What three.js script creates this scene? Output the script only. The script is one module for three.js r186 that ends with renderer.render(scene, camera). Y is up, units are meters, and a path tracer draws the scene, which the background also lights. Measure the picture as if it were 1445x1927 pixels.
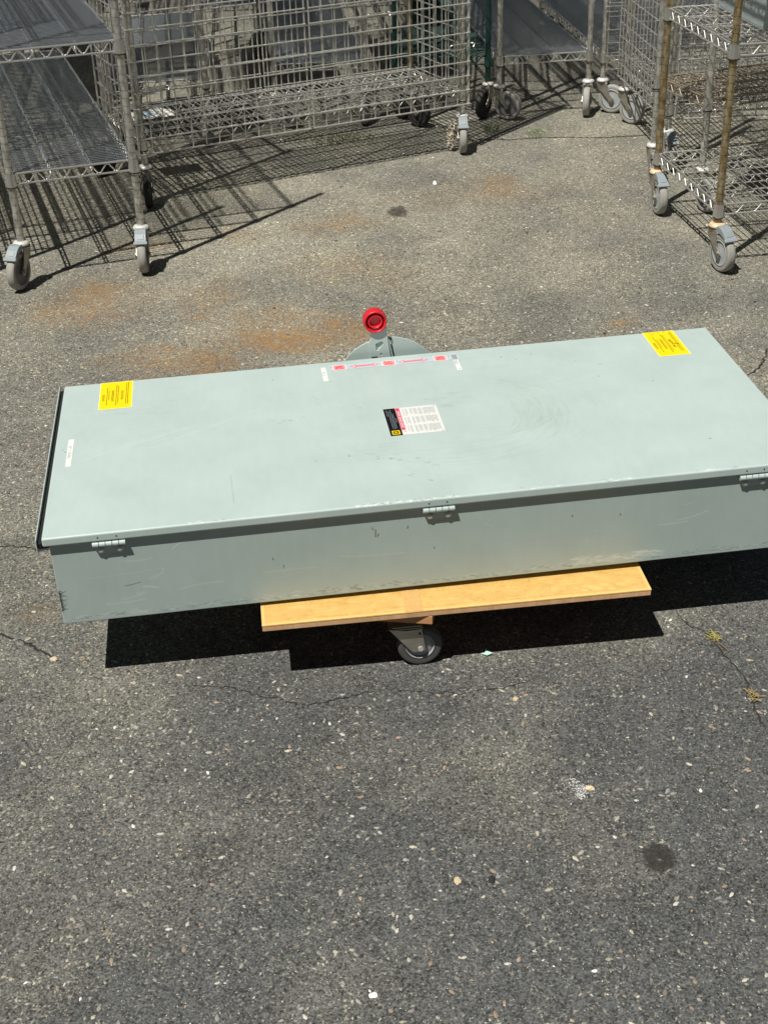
import * as THREE from 'three';
import { mergeGeometries } from 'three/addons/utils/BufferGeometryUtils.js';
import { RoundedBoxGeometry } from 'three/addons/geometries/RoundedBoxGeometry.js';
import { ImprovedNoise } from 'three/addons/math/ImprovedNoise.js';

// ---------------------------------------------------------------- camera, sky, sun, exposure
const W = 767, H = 1024;
const SKY_LEVEL = 0.047;
const scene = new THREE.Scene();
const camera = new THREE.PerspectiveCamera(40.38, W / H, 0.05, 800);
camera.position.set(0, 1.7, 0);
camera.rotation.order = 'YXZ';
camera.rotation.set(-30.478 * Math.PI / 180, 0, -1.818 * Math.PI / 180);
camera.updateMatrixWorld();

const SUN = new THREE.Vector3(-0.2779, 0.8903, 0.3606).normalize();   // towards the sun
// clear sky: deep at the zenith, paler towards the horizon and round the sun
{
  const w = 256, h = 128, d = new Float32Array(w * h * 4);
  for (let j = 0; j < h; j++) for (let i = 0; i < w; i++) {
    const el = ((j + 0.5) / h - 0.5) * Math.PI, az = ((i + 0.5) / w - 0.5) * 2 * Math.PI, y = Math.sin(el), c = Math.cos(el);
    const cosSun = Math.max(0, c * Math.cos(az) * SUN.x + y * SUN.y + c * Math.sin(az) * SUN.z);
    const hor = Math.pow(1 - Math.max(0, y), 3.2), glow = 0.10 * Math.pow(cosSun, 6), k = (j * w + i) * 4, S = SKY_LEVEL;
    const f = y > 0 ? 1 : Math.max(0, 1 + y * 12);
    d[k] = S * (0.55 + 1.5 * hor + 4 * glow) * f + 0.05 * (1 - f); d[k + 1] = S * (0.78 + 1.42 * hor + 4 * glow) * f + 0.048 * (1 - f); d[k + 2] = S * (1.18 + 1.2 * hor + 4 * glow) * f + 0.044 * (1 - f); d[k + 3] = 1;
  }
  const sky = new THREE.DataTexture(d, w, h, THREE.RGBAFormat, THREE.FloatType);
  sky.mapping = THREE.EquirectangularReflectionMapping; sky.magFilter = THREE.LinearFilter; sky.minFilter = THREE.LinearFilter; sky.wrapS = THREE.RepeatWrapping; sky.needsUpdate = true;
  scene.background = sky; scene.environment = sky;
}

const sun = new THREE.DirectionalLight(new THREE.Color(1.0, 0.955, 0.88), 5.0);
sun.position.copy(SUN).multiplyScalar(30).add(new THREE.Vector3(0, 0, -5));
sun.target.position.set(0, 0, -5);
sun.castShadow = true;
sun.shadow.mapSize.set(4096, 4096);
Object.assign(sun.shadow.camera, { left: -8, right: 8, top: 8, bottom: -8, near: 1, far: 60 });
scene.add(sun, sun.target);

const renderer = new THREE.WebGLRenderer({ antialias: true });
renderer.setSize(W, H);
renderer.toneMapping = THREE.LinearToneMapping;
renderer.toneMappingExposure = 1.12;
renderer.shadowMap.enabled = true;

// ---------------------------------------------------------------- helpers
function rng(seed) { let s = seed >>> 0; return () => { s = (s + 0x6D2B79F5) | 0; let t = Math.imul(s ^ (s >>> 15), 1 | s); t = (t + Math.imul(t ^ (t >>> 7), 61 | t)) ^ t; return ((t ^ (t >>> 14)) >>> 0) / 4294967296; }; }
const perlin = new ImprovedNoise();
const fbm = (x, y, z = 0, o = 4) => { let a = 0, m = 1, f = 1; for (let i = 0; i < o; i++) { a += m * perlin.noise(x * f, y * f, z + i * 7.3); m *= 0.5; f *= 2; } return a; };
const used = {};
function numbered(n) { used[n] = (used[n] ?? -1) + 1; return used[n] ? n + '_' + String(used[n]).padStart(3, '0') : n; }
const V = (x, y, z) => new THREE.Vector3(x, y, z);
function shade(o) { o.castShadow = true; o.receiveShadow = true; return o; }
function mesh(name, geo, mat, parent) { const m = shade(new THREE.Mesh(geo, mat)); m.name = name; parent.add(m); return m; }
function thing(name, label, category, group) {
  const o = new THREE.Group(); o.name = numbered(name); scene.add(o);
  o.userData = { label, category }; if (group) o.userData.group = group; return o;
}
// collects tubes into one geometry
class Wire {
  constructor() { this.p = []; this.n = []; this.i = []; this.uv = []; }
  cyl(a, b, r, seg = 5) { return this.path([a, b], r, seg); }
  path(pts, r, seg = 5) {
    const N = pts.length; let up = V(0, 0, 0), t = V(0, 0, 0), q = V(0, 0, 0);
    let dist = 0;
    for (let k = 0; k < N; k++) {
      t.subVectors(pts[Math.min(k + 1, N - 1)], pts[Math.max(k - 1, 0)]).normalize();
      if (k === 0) { up.set(0, 1, 0); if (Math.abs(t.y) > 0.9) up.set(1, 0, 0); }
      up.addScaledVector(t, -up.dot(t)).normalize(); q.crossVectors(t, up);
      if (k) dist += pts[k].distanceTo(pts[k - 1]);
      const base = this.p.length / 3;
      for (let s = 0; s < seg; s++) {
        const a = s / seg * Math.PI * 2, c = Math.cos(a), d = Math.sin(a);
        const nx = up.x * c + q.x * d, ny = up.y * c + q.y * d, nz = up.z * c + q.z * d;
        this.n.push(nx, ny, nz); this.p.push(pts[k].x + nx * r, pts[k].y + ny * r, pts[k].z + nz * r);
        this.uv.push(s / seg, dist * 10);
      }
      if (k) for (let s = 0; s < seg; s++) { const a = base - seg + s, b = base - seg + (s + 1) % seg, c = base + s, d = base + (s + 1) % seg; this.i.push(a, b, c, b, d, c); }
      if (k === 0 || k === N - 1) for (let s = 1; s < seg - 1; s++) k === 0 ? this.i.push(base, base + s + 1, base + s) : this.i.push(base, base + s, base + s + 1);
    }
    return this;
  }
  zig(a, b, h, pitch, r, seg = 4) {          // truss wire from a to b, hanging h below
    const L = a.distanceTo(b), n = Math.max(2, Math.round(L / pitch)), pts = [];
    const prof = [[0, 0], [0.08, 0], [0.42, 1], [0.58, 1], [0.92, 0]];
    for (let k = 0; k < n; k++) for (const [f, g] of prof) { const t = (k + f) / n; pts.push(a.clone().lerp(b, t).add(V(0, -h * g, 0))); }
    pts.push(b.clone()); return this.path(pts, r, seg);
  }
  build() {
    const g = new THREE.BufferGeometry();
    g.setAttribute('position', new THREE.Float32BufferAttribute(this.p, 3));
    g.setAttribute('normal', new THREE.Float32BufferAttribute(this.n, 3));
    g.setAttribute('uv', new THREE.Float32BufferAttribute(this.uv, 2));
    g.setIndex(this.i); return g;
  }
}
function xf(g, { p = [0, 0, 0], r = [0, 0, 0], s = [1, 1, 1] } = {}) {
  g.applyMatrix4(new THREE.Matrix4().compose(V(...p), new THREE.Quaternion().setFromEuler(new THREE.Euler(...r)), V(...s))); return g;
}
const merge = (list) => mergeGeometries(list.map(g => { const h = g.index ? g.toNonIndexed() : g; for (const k of Object.keys(h.attributes)) if (!['position', 'normal', 'uv'].includes(k)) h.deleteAttribute(k); return h; }));
const rbox = (w, h, d, r = 0.002, s = 2) => new RoundedBoxGeometry(w, h, d, s, Math.min(r, w / 2.01, h / 2.01, d / 2.01));
function extrude(points, depth, bevel = 0.0006, holes = []) {
  const s = new THREE.Shape(points.map(p => new THREE.Vector2(...p)));
  for (const h of holes) s.holes.push(new THREE.Path(h.map(p => new THREE.Vector2(...p))));
  return new THREE.ExtrudeGeometry(s, { depth, bevelEnabled: bevel > 0, bevelThickness: bevel, bevelSize: bevel, bevelSegments: 1, curveSegments: 24 });
}
const ring = (cx, cy, r, n = 14) => Array.from({ length: n }, (_, k) => [cx + r * Math.cos(-k / n * 6.2832), cy + r * Math.sin(-k / n * 6.2832)]);
function canvasTex(w, h, draw, srgb = true) {
  const c = document.createElement('canvas'); c.width = w; c.height = h;
  const x = c.getContext('2d'); draw(x, w, h);
  const t = new THREE.CanvasTexture(c); if (srgb) t.colorSpace = THREE.SRGBColorSpace; t.anisotropy = 8; return t;
}
function dataTex(w, h, fn, srgb, repeat) {   // fn fills a Uint8 RGBA array
  const d = new Uint8Array(w * h * 4); fn(d);
  const t = new THREE.DataTexture(d, w, h); t.magFilter = THREE.LinearFilter; t.minFilter = THREE.LinearMipmapLinearFilter; t.generateMipmaps = true;
  if (repeat) t.wrapS = t.wrapT = THREE.RepeatWrapping; if (srgb) t.colorSpace = THREE.SRGBColorSpace; t.needsUpdate = true; return t;
}
const std = (o) => new THREE.MeshStandardMaterial(o);
const lin = (r, g, b) => new THREE.Color().setRGB(r, g, b);

// ---------------------------------------------------------------- asphalt
const TILE = 2.05, TN = 2048;
function asphaltMaps() {
  const R = rng(7), n = TN * TN, col = new Float32Array(n * 3), hgt = new Float32Array(n);
  // low and mid frequency tone, periodic by mixing octaves of value noise on wrapping lattices
  const lattice = (m) => { const a = new Float32Array(m * m); for (let i = 0; i < m * m; i++) a[i] = R(); return a; };
  const octs = [[8, 0.04], [32, 0.06], [128, 0.08], [340, 0.17], [820, 0.58]].map(([m, w]) => [m, w, lattice(m)]);
  for (let y = 0; y < TN; y++) for (let x = 0; x < TN; x++) {
    let v = 0;
    for (const [m, w, a] of octs) {
      const fx = x * m / TN, fy = y * m / TN, x0 = fx | 0, y0 = fy | 0; let tx = fx - x0, ty = fy - y0; tx = tx * tx * (3 - 2 * tx); ty = ty * ty * (3 - 2 * ty);
      const x1 = (x0 + 1) % m, y1 = (y0 + 1) % m;
      v += w * ((a[y0 * m + x0] * (1 - tx) + a[y0 * m + x1] * tx) * (1 - ty) + (a[y1 * m + x0] * (1 - tx) + a[y1 * m + x1] * tx) * ty - 0.5) * 2;
    }
    v += (R() - 0.5) * 0.5; const g = 0.076 * Math.max(0.1, 1 + 1.3 * v), i = y * TN + x;
    col[i * 3] = g * 0.96; col[i * 3 + 1] = g * 1.0; col[i * 3 + 2] = g * 0.985; hgt[i] = 0.5 + 0.35 * v;
  }
  const pal = [[.37, .36, .28], [.30, .295, .26], [.22, .22, .20], [.45, .43, .34], [.15, .148, .14], [.24, .22, .18], [.25, .205, .16], [.045, .045, .05], [.06, .06, .063], [.36, .35, .33]];
  const stamp = (cx, cy, rx, ry, a, c, k, dh) => {
    const m = Math.ceil(Math.max(rx, ry)) + 1, ca = Math.cos(a), sa = Math.sin(a), ph = R() * 6.28;
    for (let dy = -m; dy <= m; dy++) for (let dx = -m; dx <= m; dx++) {
      const u = (dx * ca + dy * sa) / rx, w = (-dx * sa + dy * ca) / ry, an = Math.atan2(w, u);
      const d = Math.hypot(u, w) * (1 + 0.2 * Math.sin(3 * an + ph) + 0.15 * Math.sin(5 * an + ph * 2));
      if (d > 1) continue;
      const e = Math.min(1, (1 - d) * Math.min(rx, ry) + 0.25) * k, i = (((cy + dy) & (TN - 1)) * TN + ((cx + dx) & (TN - 1)));
      const s = 0.9 + 0.2 * R();
      for (let q = 0; q < 3; q++) col[i * 3 + q] += (c[q] * s - col[i * 3 + q]) * e;
      hgt[i] += (0.5 + dh - hgt[i]) * e * 0.8;
    }
  };
  for (let k = 0; k < 150000; k++) { const dark = R() < 0.45, r = 0.7 + R() * R() * 1.6; stamp(R() * TN | 0, R() * TN | 0, r * (1 + 1.1 * R()), r * 0.7, R() * 3.15, dark ? [.032, .032, .033] : pal[R() * 5 | 0], dark ? 0.8 : 0.55 + 0.45 * R(), dark ? -0.45 : 0.2); }
  for (let k = 0; k < 3600; k++) { const r = 1.6 + R() * R() * 3.0; stamp(R() * TN | 0, R() * TN | 0, r * (1 + 0.8 * R()), r * 0.8, R() * 3.15, pal[R() * pal.length | 0], 0.35 + 0.4 * R(), 0.22); }
  const cm = dataTex(TN, TN, (d) => { for (let i = 0; i < n; i++) { for (let q = 0; q < 3; q++) { const l = Math.max(0, col[i * 3 + q]); d[i * 4 + q] = 255 * (l < 0.0031 ? 12.92 * l : 1.055 * Math.pow(Math.min(l, 1), 1 / 2.4) - 0.055); } d[i * 4 + 3] = 255; } }, true, true);
  const hm = dataTex(TN, TN, (d) => { for (let i = 0; i < n; i++) { d[i * 4] = d[i * 4 + 1] = d[i * 4 + 2] = 255 * Math.min(1, Math.max(0, hgt[i])); d[i * 4 + 3] = 255; } }, false, true);
  return [cm, hm];
}
const [asphaltMap, asphaltBump] = asphaltMaps();
const M = {};
M.asphalt = std({ map: asphaltMap, bumpMap: asphaltBump, bumpScale: 0.0022, roughness: 0.92, vertexColors: true });

const grid1 = (fine0, fine1, step, outer) => { const a = []; for (const o of outer) if (o < fine0) a.push(o); for (let v = fine0; v <= fine1 + 1e-6; v += step) a.push(v); for (const o of outer) if (o > fine1) a.push(o); return a; };
const gx = grid1(-3.6, 3.6, 0.04, [-260, -80, -30, -12, -6, 6, 12, 30, 80, 260]);
const gz = grid1(-10.4, -0.8, 0.04, [-260, -100, -40, -20, -13, 0, 2, 6, 20, 60, 260]);
function groundHeight(x, z) { return (x > -3.6 && x < 3.6 && z > -10.4 && z < -0.8) ? 0.0022 * fbm(x * 1.7, z * 1.7, 3, 3) - 0.0015 : -0.002; }
{
  const p = [], c = [], uv = [], idx = [], nx = gx.length, nz = gz.length;
  for (let j = 0; j < nz; j++) for (let i = 0; i < nx; i++) {
    const x = gx[i], z = gz[j];
    p.push(x, groundHeight(x, z), z);
    const ca = Math.cos(0.41), sa = Math.sin(0.41); uv.push((x * ca - z * sa) / TILE, (x * sa + z * ca) / TILE);
    // dusty tan patches with backscatter brightening by distance put in, and darker, tar-rich asphalt
    const dustAndGlare = Math.min(1, Math.max(0, 0.06 + 0.72 * Math.min(1, Math.max(0, (-z - 2.35 + 1.3 * fbm(x * 1.1, z * 1.1, 4, 3)) / 1.9)) + 0.35 * fbm(x * 0.55 + 3.1, z * 0.55, 1, 5) + 0.4 * fbm(x * 2.6, z * 2.6, 8, 4)));
    const tar = 1 + 0.13 * fbm(x * 1.3, z * 1.3, 5, 4) + 0.08 * fbm(x * 7, z * 7, 9, 2);
    c.push(tar * (1 + 1.95 * dustAndGlare), tar * (1 + 1.73 * dustAndGlare), tar * (1 + 1.22 * dustAndGlare));
  }
  for (let j = 0; j < nz - 1; j++) for (let i = 0; i < nx - 1; i++) { const a = j * nx + i, b = a + 1, d = a + nx, e = d + 1; idx.push(a, d, b, b, d, e); }
  const g = new THREE.BufferGeometry();
  g.setAttribute('position', new THREE.Float32BufferAttribute(p, 3)); g.setAttribute('color', new THREE.Float32BufferAttribute(c, 3)); g.setAttribute('uv', new THREE.Float32BufferAttribute(uv, 2));
  g.setIndex(idx); g.computeVertexNormals();
  M.groundMesh = mesh('ground', g, M.asphalt, scene);
  M.groundMesh.userData = { kind: 'structure', label: 'sunlit grey asphalt yard with pale stone flecks and rust stains', category: 'ground' };
}
const ground = M.groundMesh;

// loose and embedded stones of the asphalt, standing a little proud
{
  const R = rng(21), base = new THREE.IcosahedronGeometry(1, 1);
  { const a = base.attributes.position; const q = (x, y, z) => 1 + 0.6 * perlin.noise(x * 1.7 + 5.3, y * 1.7 + 0.4, z * 1.7 + 0.7); for (let i = 0; i < a.count; i++) { const s = q(a.getX(i), a.getY(i), a.getZ(i)); a.setXYZ(i, a.getX(i) * s, a.getY(i) * s, a.getZ(i) * s); } base.computeVertexNormals(); }
  const N = 42000, im = new THREE.InstancedMesh(base, std({ roughness: 0.85 }), N);
  const m = new THREE.Matrix4(), e = new THREE.Euler(), qn = new THREE.Quaternion();
  const pal = [[.52, .50, .44], [.45, .42, .33], [.40, .37, .28], [.34, .33, .29], [.33, .28, .20], [.34, .25, .18], [.28, .275, .26], [.035, .035, .04], [.24, .23, .20], [.68, .67, .64]];
  for (let k = 0; k < N; k++) {
    const t = R(), z = -1.15 - 8 * Math.pow(t, 1.15), x = (R() * 2 - 1) * (0.35 - z * 0.34);
    const r = 0.0006 + 0.0034 * Math.pow(R(), 7.5) + 0.0022 * Math.min(1, -z / 7) * R();
    e.set(0, R() * 6.28, 0); qn.setFromEuler(e);
    m.compose(V(x, groundHeight(x, z) + r * 0.05, z), qn, V(r * (1 + 0.7 * R()), r * 0.42, r * 0.85)); im.setMatrixAt(k, m);
    const c = pal[Math.min(9, R() * 9.35 | 0)], s = 0.75 + 0.35 * R(); im.setColorAt(k, lin(c[0] * s, c[1] * s, c[2] * s));
  }
  im.name = 'aggregate'; im.userData = { kind: 'stuff' }; shade(im); ground.add(im);
}
// white paint splatter at the near right: small flakes
{
  const R = rng(5), N = 330, im = new THREE.InstancedMesh(new THREE.IcosahedronGeometry(1, 0), std({ color: lin(.56, .56, .55), roughness: 0.9 }), N), m = new THREE.Matrix4(), q = new THREE.Quaternion();
  const g2 = () => (R() + R() + R() - 1.5) * 0.9;
  for (let k = 0; k < N; k++) { const c = k % 3, x = 0.334 + [0, 0.006, -0.008][c] + g2() * [0.011, 0.016, 0.022][c], z = -1.886 + [0.010, -0.006, -0.022][c] + g2() * [0.012, 0.02, 0.026][c], r = 0.0003 + 0.0012 * R() * R(); q.setFromEuler(new THREE.Euler(0, R() * 6, 0)); m.compose(V(x, groundHeight(x, z) + 0.0002, z), q, V(r * 1.8, r * 0.3, r)); im.setMatrixAt(k, m); }
  im.name = 'paint_splatter'; im.userData = { kind: 'stuff' }; shade(im); ground.add(im);
}
// stains: matter with a grained outline
function stain(name, x, z, rx, rz, color, strength, grain, seed, turn = 0) {
  const n = 256;
  const am = dataTex(n, n, (d) => { const R = rng(seed); for (let j = 0; j < n; j++) for (let i = 0; i < n; i++) {
    const u = (i / n - 0.5) * 2, v = (j / n - 0.5) * 2, r = Math.hypot(u, v) + 0.42 * (1 - grain * 0.0) * fbm(u * 2.3 + seed, v * 2.3, seed, 4) * (grain > 0.5 ? 1 : 0.45);
    let a = Math.max(0, Math.min(1, (0.85 - r) * (grain > 0.5 ? 1.1 : 3.2)));
    a *= 0.98 * strength * (1 - grain + grain * Math.max(0, Math.min(1, 0.22 + 1.5 * fbm(u * rx * 34, v * rz * 34, seed + 4, 4) + 2.2 * (R() - 0.5))));
    const k = (j * n + i) * 4; d[k] = d[k + 1] = d[k + 2] = 255 * a; d[k + 3] = 255; } }, false, false);
  const g = new THREE.PlaneGeometry(rx * 2, rz * 2, 14, 14).rotateX(-Math.PI / 2).rotateY(turn).translate(x, 0, z);
  const a = g.attributes.position; for (let i = 0; i < a.count; i++) a.setY(i, groundHeight(a.getX(i), a.getZ(i)) + 0.0016); g.computeVertexNormals();
  const s = mesh(name, g, std({ color, alphaMap: am, transparent: true, roughness: 0.95, depthWrite: false }), ground); s.castShadow = false;
}
const RUST = lin(.43, .24, .085), OIL = lin(.03, .028, .024);
[[-0.28, -3.95, .24, .15, .75], [-0.13, -4.02, .2, .12, .6], [-0.13, -5.02, .17, .26, .5], [-0.94, -4.42, .13, .14, .65], [-0.99, -4.24, .2, .16, .55], [0.5, -5.44, .3, .12, .45], [-0.62, -3.8, .3, .2, .5], [0.76, -4.0, .12, .06, .5], [-0.84, -4.85, .12, .2, .4], [-0.5, -4.92, .22, .14, .3], [0.97, -3.73, .1, .08, .3], [-0.55, -4.3, .3, .2, .4], [-0.08, -4.55, .4, .25, .3], [-0.35, -4.0, .42, .3, .5], [-0.05, -3.98, .16, .1, .6], [-0.3, -3.9, .14, .06, .7], [0.42, -5.3, .5, .3, .25], [-0.9, -4.3, .35, .3, .35], [-0.5, -3.75, .35, .12, .45], [-0.75, -2.5, .1, .07, .25]]
  .forEach((a, k) => stain('rust_stain', a[0], a[1], a[2], a[3], RUST, a[4], 0.9, 11 + k, k));
stain('oil_stain', 0.443, -1.714, .038, .046, OIL, .8, 0.3, 51); stain('oil_stain', 0.088, -5.134, .05, .085, OIL, .65, 0.3, 52);
stain('oil_stain', 0.03, -1.66, .03, .06, OIL, .3, 0.8, 53); stain('oil_stain', -0.3, -1.75, .11, .09, OIL, .25, 0.8, 54);

// cracks: jagged flat ribbons, the shade of the grooves put into their dark colour
M.crackDark = std({ color: lin(.022, .02, .017), roughness: 1 });
function crack(pts, width, seed) {
  const R = rng(seed), line = []; const cv = new THREE.CatmullRomCurve3(pts.map(([x, z]) => V(x, 0, z))); const n = Math.round(cv.getLength() / 0.008);
  for (let k = 0; k <= n; k++) { const q = cv.getPoint(k / n); q.x += (R() - 0.5) * 0.009 + 0.008 * perlin.noise(k * 0.13, seed, 0); q.z += (R() - 0.5) * 0.009 + 0.01 * perlin.noise(k * 0.11, seed, 5); line.push(q); }
  const p = [], idx = [];
  line.forEach((q, k) => { const t = line[Math.min(k + 1, n)].clone().sub(line[Math.max(k - 1, 0)]).normalize(), w = width * (0.2 + 0.9 * R()) * Math.min(1, k / 6, (n - k) / 6); const y = groundHeight(q.x, q.z) + 0.0012;
    p.push(q.x - t.z * w, y, q.z + t.x * w, q.x + t.z * w, y, q.z - t.x * w); if (k < n) idx.push(2 * k, 2 * k + 2, 2 * k + 1, 2 * k + 1, 2 * k + 2, 2 * k + 3); });
  const g = new THREE.BufferGeometry(); g.setAttribute('position', new THREE.Float32BufferAttribute(p, 3)); g.setIndex(idx); g.computeVertexNormals();
  mesh('crack', g, M.crackDark, ground).castShadow = false;
}
crack([[0.45, -6.085], [0.604, -6.068], [0.768, -6.083], [0.997, -6.057], [1.26, -6.075]], 0.006, 1);
crack([[-0.95, -2.79], [-0.852, -2.783], [-0.74, -2.75]], 0.0022, 2);
crack([[-0.88, -2.46], [-0.772, -2.404], [-0.726, -2.369], [-0.66, -2.31]], 0.003, 3);
crack([[1.02, -3.58], [1.091, -3.645], [1.127, -3.716], [1.149, -3.79]], 0.0036, 4);
crack([[-0.417, -2.23], [-0.32, -2.217], [-0.223, -2.178], [-0.17, -2.158], [-0.098, -2.176], [0.0, -2.2]], 0.0017, 5);
crack([[0.0, -2.2], [0.091, -2.184], [0.175, -2.183], [0.293, -2.214]], 0.0014, 6);
crack([[0.61, -2.45], [0.634, -2.379], [0.653, -2.364], [0.669, -2.335], [0.678, -2.27], [0.702, -2.198], [0.7, -2.106], [0.706, -2.0]], 0.0022, 7);

// ---------------------------------------------------------------- metal materials
function tarnish(seed, a, b, f, n = 256) { return dataTex(n, n, (d) => { const R = rng(seed); for (let j = 0; j < n; j++) for (let i = 0; i < n; i++) { const v = Math.max(0, Math.min(1, 0.5 + fbm(i / n * f, j / n * f * 4, seed, 4) * 0.9 + (R() - 0.5) * 0.25)); for (let q = 0; q < 3; q++) d[(j * n + i) * 4 + q] = a[q] + (b[q] - a[q]) * v; d[(j * n + i) * 4 + 3] = 255; } }, true, true); }
M.chrome = std({ color: lin(.62, .61, .57), metalness: 0.85, roughness: 0.27 });
M.wire = std({ color: lin(.66, .66, .64), metalness: 0.8, roughness: 0.25 });
M.wireDull = std({ color: lin(.60, .60, .565), metalness: 0.65, roughness: 0.3 });
M.deckWire = std({ color: lin(.46, .51, .57), metalness: 0.95, roughness: 0.26 });
M.chromeSoft = std({ color: lin(.60, .60, .57), metalness: 0.8, roughness: 0.42 });
M.wireRust = std({ color: lin(.38, .32, .24), metalness: 0.75, roughness: 0.55 });
M.post = std({ map: tarnish(31, [164, 164, 157], [216, 215, 208], 6), metalness: 0.7, roughness: 0.3 });
M.postGold = std({ map: tarnish(32, [126, 106, 70], [178, 166, 136], 5), metalness: 0.65, roughness: 0.34 });
M.postBrown = std({ map: tarnish(36, [104, 92, 72], [156, 146, 124], 5), metalness: 0.7, roughness: 0.4 });
M.green = std({ color: lin(.008, .048, .042), metalness: 0.1, roughness: 0.32 });
M.greenWire = std({ color: lin(.010, .052, .048), metalness: 0.15, roughness: 0.4 });
M.rubberGrey = std({ map: tarnish(33, [134, 134, 129], [164, 163, 156], 9), roughness: 0.75 });
M.hubGrey = std({ color: lin(.36, .38, .39), roughness: 0.5 });
M.hubDark = std({ color: lin(.13, .135, .14), roughness: 0.5 });
M.rubberBlack = std({ color: lin(.02, .02, .021), roughness: 0.7 });
M.zinc = std({ map: tarnish(34, [150, 146, 134], [184, 180, 168], 8), metalness: 0.75, roughness: 0.42 });
M.collar = std({ color: lin(.62, .61, .58), metalness: 0.25, roughness: 0.45 });
M.collarRust = std({ map: tarnish(35, [206, 158, 100], [226, 216, 196], 5), metalness: 0.15, roughness: 0.6 });
M.pedal = std({ color: lin(.25, .29, .31), roughness: 0.45 });
M.sleeve = std({ color: lin(.015, .015, .015), roughness: 0.6 });

// ---------------------------------------------------------------- caster (5 inch, stem) : contact point is offset along +z from the stem
const TRAIL = 0.047, WR = 0.0635;
const CG = {};
{
  const tyreP = [[0.046, -0.014], [0.056, -0.0155], [0.061, -0.0125], [WR, -0.006], [WR, 0.006], [0.061, 0.0125], [0.056, 0.0155], [0.046, 0.014]].map(p => new THREE.Vector2(...p));
  CG.tyre = xf(new THREE.LatheGeometry(tyreP, 40), { r: [0, 0, Math.PI / 2], p: [0, WR, TRAIL] });
  const hubP = [[0.0001, -0.013], [0.012, -0.0145], [0.014, -0.011], [0.038, -0.010], [0.040, -0.0135], [0.0462, -0.0135], [0.0462, 0.0135], [0.040, 0.0135], [0.038, 0.010], [0.014, 0.011], [0.012, 0.0145], [0.0001, 0.013]].map(p => new THREE.Vector2(...p));
  CG.hub = xf(new THREE.LatheGeometry(hubP, 32), { r: [0, 0, Math.PI / 2], p: [0, WR, TRAIL] });
  // fork side plates in (z, y), a crown and an axle
  const prof = [[-0.020, 0.136], [0.026, 0.136], [0.030, 0.118], [0.040, 0.085], [TRAIL + 0.013, WR + 0.002], [TRAIL + 0.007, WR - 0.012], [TRAIL - 0.007, WR - 0.012], [TRAIL - 0.014, WR + 0.002], [-0.016, 0.112]];
  const plate = () => extrude(prof.map(([z, y]) => [z, y]), 0.0026, 0.0005);
  const a = xf(plate(), { r: [0, -Math.PI / 2, 0] }); const L = a.clone().translate(0.0215, 0, 0), Rr = a.clone().translate(-0.0189, 0, 0);
  const crown = rbox(0.043, 0.004, 0.048, 0.0015).translate(0, 0.1355, 0.003);
  const axle = xf(new THREE.CylinderGeometry(0.006, 0.006, 0.052, 6), { r: [0, 0, Math.PI / 2], p: [0, WR, TRAIL] });
  const nut = [-1, 1].map(s => xf(new THREE.CylinderGeometry(0.0085, 0.0085, 0.005, 6), { r: [0, 0, Math.PI / 2], p: [s * 0.0235, WR, TRAIL] }));
  CG.fork = merge([L, Rr, crown, axle, ...nut]);
  CG.collar = new THREE.LatheGeometry([[0.012, 0.138], [0.026, 0.1385], [0.0275, 0.1415], [0.0275, 0.146], [0.024, 0.151], [0.017, 0.154], [0.013, 0.1545]].map(p => new THREE.Vector2(...p)), 28);
  CG.race = new THREE.CylinderGeometry(0.0285, 0.0285, 0.0022, 28).translate(0, 0.1375, 0);
  const ped = [[0.028, 0.1500], [0.050, 0.1500], [0.066, 0.1410], [0.083, 0.1250], [0.0915, 0.1205], [0.0930, 0.1150], [0.0850, 0.1145], [0.071, 0.1240], [0.050, 0.1310], [0.028, 0.1345]];
  const pb = xf(extrude(ped, 0.036, 0.001), { r: [0, -Math.PI / 2, 0], p: [0.018, 0, 0] });
  const rib = xf(rbox(0.024, 0.003, 0.018, 0.0012), { r: [0.77, 0, 0], p: [0, 0.1338, 0.0752] });
  CG.pedal = merge([pb, rib, xf(rbox(0.046, 0.007, 0.013, 0.002), { r: [0.5, 0, 0], p: [0, 0.1180, 0.0895] })]);
}
function caster(parent, x, z, dx, dz, kind) {
  const c = new THREE.Group(); c.name = 'caster'; c.position.set(x, 0, z); c.rotation.y = Math.atan2(dx, dz); parent.add(c);
  const black = kind.includes('black');
  mesh('tyre', CG.tyre, black ? M.rubberBlack : M.rubberGrey, c);
  mesh('hub', CG.hub, black ? M.rubberBlack : kind.includes('dark') ? M.hubDark : M.hubGrey, c);
  mesh('fork', CG.fork, M.zinc, c);
  mesh('swivel_collar', CG.collar, kind.includes('rust') ? M.collarRust : M.collar, c);
  mesh('swivel_race', CG.race, M.sleeve, c);
  if (kind.includes('brake')) mesh('brake_pedal', CG.pedal, M.pedal, c);
  return c;
}
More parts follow.
